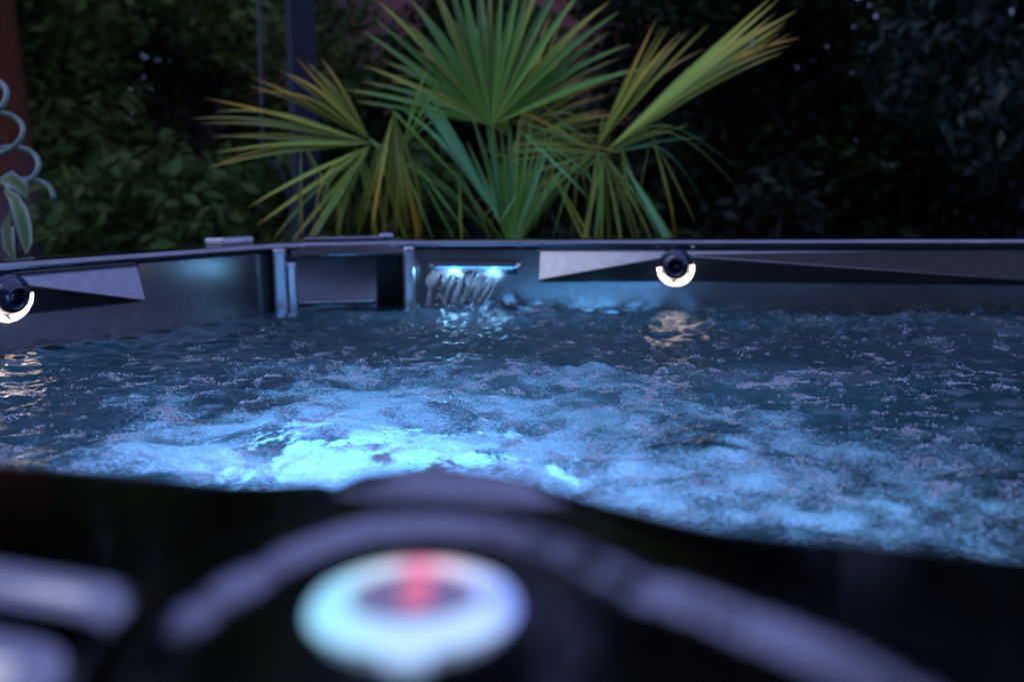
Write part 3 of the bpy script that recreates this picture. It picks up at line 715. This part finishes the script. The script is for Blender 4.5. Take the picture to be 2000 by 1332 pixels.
def frond(hub, specs, mats, tilt=0.0, stem=True, crown=(.0, 3.30, .84), base_w=1.0, fuse=.45, stem_r=.006):
    """specs: list of (angle deg in the x-z plane, length, lean towards the viewer deg, droop)"""
    hub = Vector(hub)
    fr = empty('frond', hub); fr.parent = palm; fr.matrix_parent_inverse = Matrix.Translation(-Vector(palm.location))
    if stem:
        c = Vector(crown); mid_ = (hub + c) / 2 + Vector((0, .03, .03))
        o = bpy.data.objects.new('stalk', mesh('stalk', *tube([c - hub, mid_ - hub, (hub - hub)], [stem_r * 1.5, stem_r, stem_r * .7], 6), True))
        o.data.materials.append(M['palm_green']); col.objects.link(o); o.parent = fr
        o.data.uv_layers.new(name='UVMap')
    for i, (ang, ln, lean, droop) in enumerate(specs):
        step = 5.0
        wd = ln * fuse * math.radians(step) * base_w
        key = (round(ln, 2), round(wd, 3), round(droop, 2), fuse)
        m_ = mats[i % len(mats)] if isinstance(mats, list) else mats
        me = leaflet(round(ln, 2), round(wd, 3), round(droop, 2), .35, fuse, key + (m_.name,))
        if not me.materials: me.materials.append(m_)
        o = bpy.data.objects.new('leaflet', me); col.objects.link(o); o.parent = fr
        a = R(ang); x = Vector((math.cos(a), 0, math.sin(a))); nrm = Vector((0, -1, 0))
        x = (x * math.cos(R(lean)) + nrm * math.sin(R(lean))).normalized()
        # blade normal: towards the viewer and up, so that it droops away from +normal
        up_ = (nrm * .8 + Vector((0, 0, .75)) + Vector((random.uniform(-.25, .25), 0, 0)))
        if droop > .25: up_ = Vector((0, 0, 1)) + nrm * .35
        y = up_.cross(x).normalized(); z = x.cross(y).normalized()
        rm = Matrix((x, y, z)).transposed().to_4x4()
        o.matrix_local = Matrix.Translation(Vector((0, random.uniform(-.004, .004), 0))) @ rm
    return fr
def fan(a0, a1, cnt, l0, l1, lean=8, droop=.05, jit=2.0, lj=.06):
    out = []
    for k in range(cnt):
        t = k / max(1, cnt - 1)
        out.append((a0 + (a1 - a0) * t + random.uniform(-jit, jit), (l0 + (l1 - l0) * t) * random.uniform(1 - lj, 1 + lj), lean + random.uniform(-10, 10), max(0, droop + random.uniform(-.05, .09)) + (random.uniform(.08, .17) if random.random() < .22 else 0)))
    return out
g_, p_, y_, o_l, t_ = M['palm_green'], M['palm_pale'], M['palm_yellow'], M['palm_olive'], M['palm_teal']
# big central fan facing the camera
frond((-.056, 3.30, 1.245), fan(168, 24, 29, .46, .50, 4, .07, 2.0, .16), [g_, g_, g_, p_], fuse=.5, base_w=1.3)
# fan behind it to the right, going yellow
frond((.02, 3.42, 1.20), fan(78, -6, 20, .44, .36, -6, .06, 2), [y_, y_, o_l], base_w=1.0)
frond((.0, 3.46, 1.22), fan(150, 95, 10, .48, .44, -10, .06, 3), [y_, g_, o_l])
# left fan reaching out sideways
frond((-.417, 3.16, 1.185), fan(160, 186, 9, .52, .49, 10, .04, 1.4), [p_, y_, p_], base_w=.9, fuse=.40)
frond((-.430, 3.20, 1.200), fan(118, 152, 9, .30, .40, 4, .04, 2), [y_, y_, o_l], base_w=1.2)
frond((-.420, 3.14, 1.178), fan(207, 247, 7, .44, .36, 10, .03, 2), [p_, p_, g_], base_w=1.1, stem=False)
frond((-.400, 3.14, 1.180), fan(255, 285, 4, .34, .40, 4, .05, 3), [o_l, p_], stem=False)
frond((-.425, 3.14, 1.180), [(225, .34, 30, .5), (214, .30, 34, .55), (238, .3, 32, .5)], [o_l, y_], stem=False, base_w=.7)
# limp olive frond hanging between the two
frond((-.345, 3.12, 1.275), fan(252, 290, 11, .36, .40, 6, .05, 2.5), [o_l, o_l, y_], base_w=.95)
frond((-.33, 3.22, 1.18), fan(40, 78, 5, .22, .26, 4, .02, 4), [g_, p_], base_w=.8, stem=False)
frond((-.30, 3.18, 1.14), fan(296, 322, 3, .34, .30, 4, .02, 3), [g_], base_w=.7, stem=False)
# teal underside of a folded leaf
frond((-.030, 3.10, .945), fan(117, 124, 6, .45, .46, 4, .0, .8, .03), [t_], fuse=.5, base_w=1.0, stem=False)
frond((-.035, 3.08, .94), [(108, .20, 10, 0), (58, .12, 10, 0), (100, .17, 4, 0)], [t_], fuse=.5, stem=False, base_w=1.4)
# upright spears in the middle
frond((.0, 3.14, .86), fan(108, 56, 15, .40, .36, 3, .0, 2.5, .12), [g_, g_, t_], base_w=1.0, fuse=.5)
frond((.02, 3.22, .87), fan(100, 62, 8, .34, .30, -3, .0, 4, .15), [g_, o_l], base_w=.9, fuse=.5, stem=False)
# right: tightly folded leaf pointing up and out
frond((.288, 3.16, 1.150), fan(32, 43, 13, .64, .66, 8, .02, .8, .06), [p_, p_, y_, p_], fuse=.6, base_w=.62)
frond((.27, 3.24, 1.170), fan(47, 66, 9, .46, .42, 0, .02, 1.5), [o_l, y_, o_l], base_w=.9)
frond((.290, 3.14, 1.145), [(20, .26, 14, .05), (26, .22, 14, .1), (12, .30, 10, .1), (30, .34, 16, .75), (22, .36, 18, .8), (8, .30, 16, .8)], [g_, p_, t_], stem=False, base_w=.9)
frond((.282, 3.12, 1.145), fan(252, 306, 11, .36, .34, 8, .04, 3, .15), [o_l, p_, g_, o_l], stem=False, base_w=.9)
frond((.33, 3.05, 1.12), [(298, .36, 6, 0), (303, .34, 4, 0), (300, .37, 10, 0)], [t_, g_], stem=False, base_w=1.0)
frond((.27, 3.20, 1.15), fan(140, 212, 12, .26, .34, -2, .05, 4, .12), [o_l, y_, g_], stem=False, base_w=1.1)
frond((.26, 3.05, 1.17), [(262, .30, 8, .02), (272, .28, 6, .0), (80, .10, 4, 0), (150, .2, 16, .6), (130, .22, 18, .7)], [p_, g_], stem=False, base_w=1.2)
frond((.10, 3.22, 1.08), fan(150, 230, 8, .20, .24, 0, .05, 6), [o_l, g_], stem=False, base_w=1.3)
frond((.03, 3.04, 1.21), [(-36, .24, 10, .0), (-44, .3, 14, .05), (-30, .30, 12, .2)], [g_, t_], stem=False, base_w=.8)

# thin tired leaflets hanging down on both sides
for hx, hy, hz, k_ in ((-.46, 3.10, 1.18, 5), (-.62, 3.10, 1.20, 4), (-.33, 3.06, 1.16, 4), (.20, 3.04, 1.16, 5), (.33, 3.06, 1.16, 6), (.42, 3.08, 1.20, 5), (.12, 3.08, 1.10, 4), (-.15, 3.05, 1.10, 3)):
    frond((hx, hy, hz), [(random.uniform(248, 300), random.uniform(.16, .36), random.uniform(-4, 14), random.uniform(0, .2)) for _ in range(k_)], [o_l, p_, g_, y_], stem=False, base_w=.55)
pl = tag(empty('planter', (.02, 3.30, .013)), 'round terracotta planter holding the fan palm', 'planter')
obj('pot', mesh('pot', *lathe([(.001, 0), (.17, 0), (.23, .34), (.25, .345), (.25, .40), (.225, .40), (.21, .36)], 32, (.02, 3.30, .013), AXZ), True), M['terracotta'], pl)
obj('soil', mesh('soil', *lathe([(.212, .375), (.1, .385), (.001, .39)], 24, (.02, 3.30, .013), AXZ), True), M['soil'], pl)

# ------------------------------------------------------------------ steel post and cable
pt = tag(empty('steel_post', (-.70, 3.62, .013)), 'square dark blue steel post rising behind the tub', 'post')
ang = R(24); AX = (Vector((math.cos(ang), math.sin(ang), 0)), Vector((-math.sin(ang), math.cos(ang), 0)), Z3)
obj('shaft', boxm('shaft', (-.712, 3.62, 1.51), (.084, .084, 3.0), AX), M['post'], pt, bevel=.004)
obj('base_plate', boxm('base_plate', (-.712, 3.62, .021), (.2, .2, .016), AX), M['post'], pt, bevel=.003)
obj('top_cap', boxm('top_cap', (-.712, 3.62, 3.02), (.1, .1, .02), AX), M['post'], pt, bevel=.003)
cb = [(-.82, 3.5, 3.0), (-.815, 3.5, 2.2), (-.818, 3.5, 1.7), (-.826, 3.5, 1.35), (-.830, 3.5, 1.2), (-.815, 3.51, 1.155), (-.775, 3.53, 1.11), (-.755, 3.55, 1.02), (-.752, 3.56, .7), (-.752, 3.57, .02)]
tag(obj('hanging_cable', mesh('hanging_cable', *tube(cb, .0065, 8), True), M['cable']), 'thin dark cable hanging beside the steel post', 'cable')

# ------------------------------------------------------------------ curly variegated plant at the left
vp = tag(empty('curly_plant', (-1.20, 2.42, .62)), 'green and white plant with a spirally curled stem', 'plant')
def ribbon(pts, w, nrm_fn=None):
    v, f, us = [], [], []
    for i, p in enumerate(pts):
        p = Vector(p); d_ = (Vector(pts[min(i + 1, len(pts) - 1)]) - Vector(pts[max(i - 1, 0)])).normalized()
        ww = w[i] if isinstance(w, list) else w; sd = d_.cross(Vector((0, -1, .1))).normalized(); fold = Vector((0, -1, 0)) * ww * .35
        v += [p - sd * ww + fold, p, p + sd * ww + fold]; us += [1, .2, .8]
    for i in range(len(pts) - 1):
        for s_ in (0, 1): f.append((i * 3 + s_, i * 3 + s_ + 3, i * 3 + s_ + 4, i * 3 + s_ + 1))
    me = mesh('leaf', v, f, True); u_ = me.uv_layers.new(name='UVMap')
    for lp in me.loops: u_.data[lp.index].uv = (us[lp.vertex_index], .5)
    return me
hel = []
for k in range(90):
    t = k / 89; a = t * 2 * math.pi * 3.2; r = .036 + .008 * (1 - t)
    tl = R(38); lx, ly, lz = r * math.cos(a), r * math.sin(a), .30 * (t - .5)
    hel.append((-1.128 + lx, 2.36 + ly * math.cos(tl) - lz * math.sin(tl), 1.145 + ly * math.sin(tl) + lz * math.cos(tl)))
st = mesh('curled_stem', *tube(hel, .0065, 8), True); st.uv_layers.new(name='UVMap')
obj('curled_stem', st, M['curl'], vp)
obj('leaf', ribbon([(-1.150, 2.36, 1.05), (-1.125, 2.35, 1.03), (-1.108, 2.34, 1.00), (-1.102, 2.34, .965), (-1.100, 2.34, .93), (-1.104, 2.34, .905)], [.004, .014, .018, .018, .013, .002]), M['variegated'], vp)
obj('leaf', ribbon([(-1.150, 2.34, 1.07), (-1.120, 2.33, 1.075), (-1.095, 2.33, 1.055), (-1.09, 2.33, 1.03)], [.006, .018, .016, .002]), M['variegated'], vp)
obj('leaf', ribbon([(-1.150, 2.38, 1.00), (-1.155, 2.37, .96), (-1.15, 2.36, .92), (-1.14, 2.36, .88)], [.004, .016, .014, .002]), M['variegated'], vp)
obj('stem', mesh('stem', *tube([(-1.16, 2.40, .80), (-1.15, 2.38, .92), (-1.135, 2.37, 1.04)], [.010, .009, .008], 8), True), M['bark_dark'], vp)
ps = tag(empty('pedestal_pot', (-1.17, 2.42, .013)), 'slender terracotta pot holding the curly plant', 'planter')
obj('pot', mesh('pot', *lathe([(.001, 0), (.14, 0), (.10, .3), (.13, .79), (.14, .80), (.12, .80), (.11, .77), (.001, .775)], 28, (-1.17, 2.42, .013), AXZ), True), M['terracotta'], ps)

# ------------------------------------------------------------------ trees and shrubs
def leaf_cloud(centres, radii, count, size, flat=.55, elong=1.9, hang=0.0):
    centres = np.array(centres); radii = np.array(radii); w = radii ** 2.3; w = w / w.sum()
    idx = RNG.choice(len(centres), count, p=w)
    d_ = RNG.standard_normal((count, 3)); d_ /= np.linalg.norm(d_, axis=1)[:, None]
    rad = radii[idx] * (RNG.random(count) ** .45)
    p = centres[idx] + d_ * rad[:, None] * np.array([1, 1, .8])
    a = RNG.standard_normal((count, 3)) * np.array([1, 1, .6]); a[:, 2] -= hang; a /= np.linalg.norm(a, axis=1)[:, None]
    nrm = RNG.standard_normal((count, 3)) * .8 + d_ * .7 + np.array([0, 0, .7]); b = np.cross(nrm, a); b /= np.linalg.norm(b, axis=1)[:, None] + 1e-9
    c = np.cross(a, b)
    sz = size * RNG.uniform(.6, 1.3, count)[:, None]
    tip, base = p + a * sz * elong * .5 - c * sz * .12, p - a * sz * elong * .5
    l_, r_ = p - b * sz * .5 + c * sz * .1, p + b * sz * .5 + c * sz * .1
    v = np.stack([base, r_, tip, l_], 1).reshape(-1, 3); q4 = np.arange(count)[:, None] * 4
    return v, np.concatenate([q4 + [0, 1, 2], q4 + [0, 2, 3]])

def tree(name, label, x, y, h, cr, m, bark, count, size, trunk_r=.12, base=1.2, clumps=26, hang=0.0, spread=1.0, cat='tree', group=None, low=None):
    root = tag(empty(name, (x, y, 0)), label, cat, group or tg)
    random.seed(int(abs(x) * 1000 + y * 77)); parts = []; lean = random.uniform(-.15, .15)
    tp = [(x + lean * t * h * .3, y + .1 * t, t * h * .75) for t in (0, .15, .35, .6, .8, 1)]
    parts.append(tube(tp, [trunk_r * 1.5, trunk_r, trunk_r * .85, trunk_r * .65, trunk_r * .4, trunk_r * .15], 10))
    cs, rs = [], []
    zl = low if low is not None else base
    for i in range(clumps):
        t = (i + .5) / clumps; z = zl + (h - zl) * t; a = random.uniform(0, 2 * math.pi)
        env = math.sin(math.pi * min(.97, .16 + .84 * t)) ** .6
        rr_ = cr * env * math.sqrt(random.random()) * spread
        c = Vector((x + math.cos(a) * rr_, y + math.sin(a) * rr_, z)); cs.append(tuple(c)); rs.append(cr * random.uniform(.26, .46))
        k0 = Vector(tp[2]).lerp(Vector(tp[4]), max(0, min(1, (z - .35 * h) / (h * .5)))); k0.z = min(k0.z, z)
        if z > base * .8: parts.append(tube([k0, k0.lerp(c, .5) + Vector((0, 0, .05)), c], [trunk_r * .3, trunk_r * .18, trunk_r * .06], 5))
    obj('trunk', mesh('trunk', *join(parts), True), bark, root, True)
    v, f = leaf_cloud(cs, rs, count, size, hang=hang)
    obj('crown', np_mesh('crown', v, f, False), m, root)
    return root
tg = 'trees along the garden boundary'
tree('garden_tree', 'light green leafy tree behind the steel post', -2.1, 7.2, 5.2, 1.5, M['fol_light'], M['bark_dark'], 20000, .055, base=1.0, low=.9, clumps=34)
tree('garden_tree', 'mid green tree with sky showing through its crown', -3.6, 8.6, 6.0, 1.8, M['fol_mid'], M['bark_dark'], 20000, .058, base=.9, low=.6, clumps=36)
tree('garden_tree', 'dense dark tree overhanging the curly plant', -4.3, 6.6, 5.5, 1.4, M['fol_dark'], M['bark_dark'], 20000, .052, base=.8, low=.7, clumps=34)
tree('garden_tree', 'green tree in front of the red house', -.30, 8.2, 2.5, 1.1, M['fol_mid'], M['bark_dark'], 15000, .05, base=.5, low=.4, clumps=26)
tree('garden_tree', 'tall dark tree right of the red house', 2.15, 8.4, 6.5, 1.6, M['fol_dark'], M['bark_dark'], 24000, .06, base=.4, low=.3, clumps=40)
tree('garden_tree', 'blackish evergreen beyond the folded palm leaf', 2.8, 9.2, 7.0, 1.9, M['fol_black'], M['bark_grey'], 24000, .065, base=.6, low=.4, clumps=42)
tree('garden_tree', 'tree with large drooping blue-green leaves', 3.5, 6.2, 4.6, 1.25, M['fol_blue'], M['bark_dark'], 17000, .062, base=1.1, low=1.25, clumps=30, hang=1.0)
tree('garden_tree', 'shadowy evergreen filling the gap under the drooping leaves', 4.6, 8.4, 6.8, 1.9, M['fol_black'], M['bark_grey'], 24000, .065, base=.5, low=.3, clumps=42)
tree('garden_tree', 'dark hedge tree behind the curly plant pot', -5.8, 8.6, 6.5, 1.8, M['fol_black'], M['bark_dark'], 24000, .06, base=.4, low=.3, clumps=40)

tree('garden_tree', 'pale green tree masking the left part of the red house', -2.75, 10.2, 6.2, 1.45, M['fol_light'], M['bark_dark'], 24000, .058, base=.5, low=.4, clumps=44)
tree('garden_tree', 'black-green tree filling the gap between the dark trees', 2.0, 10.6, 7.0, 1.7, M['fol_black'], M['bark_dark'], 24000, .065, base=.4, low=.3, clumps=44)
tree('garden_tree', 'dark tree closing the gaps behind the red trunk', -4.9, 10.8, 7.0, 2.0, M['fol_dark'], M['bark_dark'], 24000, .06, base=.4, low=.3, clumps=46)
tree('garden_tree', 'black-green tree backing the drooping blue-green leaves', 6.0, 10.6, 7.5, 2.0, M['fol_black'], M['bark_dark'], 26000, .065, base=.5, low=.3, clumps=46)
tree('sky_block_conifer', 'tall dark conifer added behind the left gable of the brick house to block reflected sky', -2.4, 19.5, 15.0, 2.6, M['fol_black'], M['bark_dark'], 22000, .12, base=3, low=2.5, clumps=60)  # conifers added to keep sky above the house out of rim reflections
tree('sky_block_conifer', 'tall dark conifer added behind the middle of the brick house to block reflected sky', .3, 19.8, 15.5, 2.6, M['fol_black'], M['bark_dark'], 22000, .12, base=3, low=2.5, clumps=60)
tree('sky_block_conifer', 'tall dark conifer added behind the right gable of the brick house to block reflected sky', 3.0, 19.2, 15.0, 2.6, M['fol_black'], M['bark_dark'], 22000, .12, base=3, low=2.5, clumps=60)
# red-barked trunk at the left edge
rt = tag(empty('red_barked_pine', (-2.78, 5.5, 0)), 'thick trunk with red-brown bark turning grey near the ground', 'tree')
obj('trunk', mesh('trunk', *tube([(-2.80, 5.5, -.02), (-2.79, 5.5, .35), (-2.79, 5.5, .8), (-2.79, 5.5, 1.3), (-2.80, 5.5, 1.8), (-2.82, 5.5, 3.0), (-2.86, 5.5, 5.0), (-2.9, 5.5, 7.0)], [.40, .34, .29, .25, .235, .21, .17, .1], 18), True), M['bark_red'], rt)
v, f = leaf_cloud([(-2.9 + random.uniform(-1.1, 1.1), 5.4 + random.uniform(-1.0, .8), random.uniform(2.75, 7.2)) for _ in range(26)] + [(-2.85, 5.1, 2.75), (-2.75, 5.05, 3.2), (-2.95, 5.1, 3.7), (-2.8, 5.1, 4.2)], [random.uniform(.4, .7) for _ in range(30)], 12000, .07)  # last four clumps, out of view, added to hide the trunk in rim reflections
obj('crown', np_mesh('crown', v, f, False), M['fol_dark'], rt)

# undergrowth hedge far behind: reads as one mass
cs, rs = [], []
for i in range(150):
    cs.append((random.uniform(-9, 9), random.uniform(10.0, 11.5), random.uniform(.2, 1.7))); rs.append(random.uniform(.4, .75))
v, f = leaf_cloud(cs, rs, 70000, .07)
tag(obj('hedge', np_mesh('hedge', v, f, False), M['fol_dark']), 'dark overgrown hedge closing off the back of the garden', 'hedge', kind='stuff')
def shrub(x, y, h, m, label, cnt=2600, size=.06, w=.55):
    root = tag(empty('shrub', (x, y, 0)), label, 'shrub', 'shrubs at the foot of the trees')
    random.seed(int(abs(x) * 1000 + y * 77))
    cs = [(x + random.uniform(-w, w), y + random.uniform(-w, w) * .6, random.uniform(.15, h)) for _ in range(14)]
    parts = [tube([(x, y, 0), ((x + c[0]) / 2, (y + c[1]) / 2, c[2] * .6), c], [.02, .014, .005], 5) for c in cs]
    obj('stem', mesh('stem', *join(parts), True), M['bark_dark'], root)
    v, f = leaf_cloud(cs, [random.uniform(.2, .36) for _ in cs], cnt, size); obj('foliage', np_mesh('foliage', v, f, False), m, root)
shrub(-1.7, 5.4, 1.15, M['fol_mid'], 'leafy green shrub between the red trunk and the post')
shrub(-.9, 6.0, 1.2, M['fol_mid'], 'green shrub behind the left palm fronds')
shrub(.6, 6.2, 1.2, M['fol_dark'], 'dark shrub behind the middle of the palm')
shrub(1.7, 6.6, 1.1, M['fol_black'], 'blackish shrub right of the palm')

# ------------------------------------------------------------------ houses
hs = tag(empty('brick_house', (-.6, 13.0, 0)), 'red brick house with a white downpipe beyond the palm', 'house')
obj('wall', boxm('wall', (-.6, 15.0, 2.6), (7.0, 4.0, 5.2)), M['brick'], hs)
obj('downpipe', mesh('downpipe', *tube([(-.36, 12.93, .1), (-.36, 12.93, 5.1)], .14, 12), True), M['white'], hs)
rv_ = [(-4.4, 12.6, 5.1), (3.2, 12.6, 5.1), (3.2, 17.4, 5.1), (-4.4, 17.4, 5.1), (-4.4, 15, 7.2), (3.2, 15, 7.2)]
obj('roof', mesh('roof', rv_, [(0, 1, 5, 4), (2, 3, 4, 5), (1, 2, 5), (3, 0, 4), (3, 2, 1, 0)]), M['roof'], hs)
for wx in (-2.6, -1.4, .9, 2.1):
    for wz in (1.4, 4.35):
        w = obj('window', boxm('window', (wx, 12.985, wz), (.95, .06, 1.25)), M['white'], hs, bevel=.01)
        obj('pane', boxm('pane', (wx, 12.95, wz), (.8, .02, 1.1)), M['glass'], w)

# unseen house behind the camera, added to darken what the tub walls reflect
h2 = tag(empty('unseen_plaster_house', (0, -6.0, 0)), 'unseen plastered house added behind the camera to darken tub reflections', 'house')
obj('wall', boxm('wall', (0, -8.0, 2.75), (16, 4, 5.5)), M['plaster'], h2)
rv2 = [(-8.4, -5.5, 5.45), (8.4, -5.5, 5.45), (8.4, -10.5, 5.45), (-8.4, -10.5, 5.45), (-8.4, -8, 7.6), (8.4, -8, 7.6)]
obj('roof', mesh('roof', rv2, [(1, 0, 4, 5), (3, 2, 5, 4), (2, 1, 5), (0, 3, 4), (0, 1, 2, 3)]), M['roof'], h2)
for wx in (-6, -3.4, 3.4, 6):
    for wz in (1.5, 4.1):
        w = obj('window', boxm('window', (wx, -5.985, wz), (1.3, .06, 1.3)), M['white'], h2, bevel=.01)
        obj('pane', boxm('pane', (wx, -5.95, wz), (1.12, .02, 1.12)), M['glass'], w)
dr_ = obj('door', boxm('door', (0, -5.98, 1.1), (2.4, .07, 2.2)), M['white'], h2, bevel=.01)
for wx in (-.57, .57): obj('pane', boxm('pane', (wx, -5.94, 1.12), (1.0, .02, 1.95)), M['glass'], dr_)
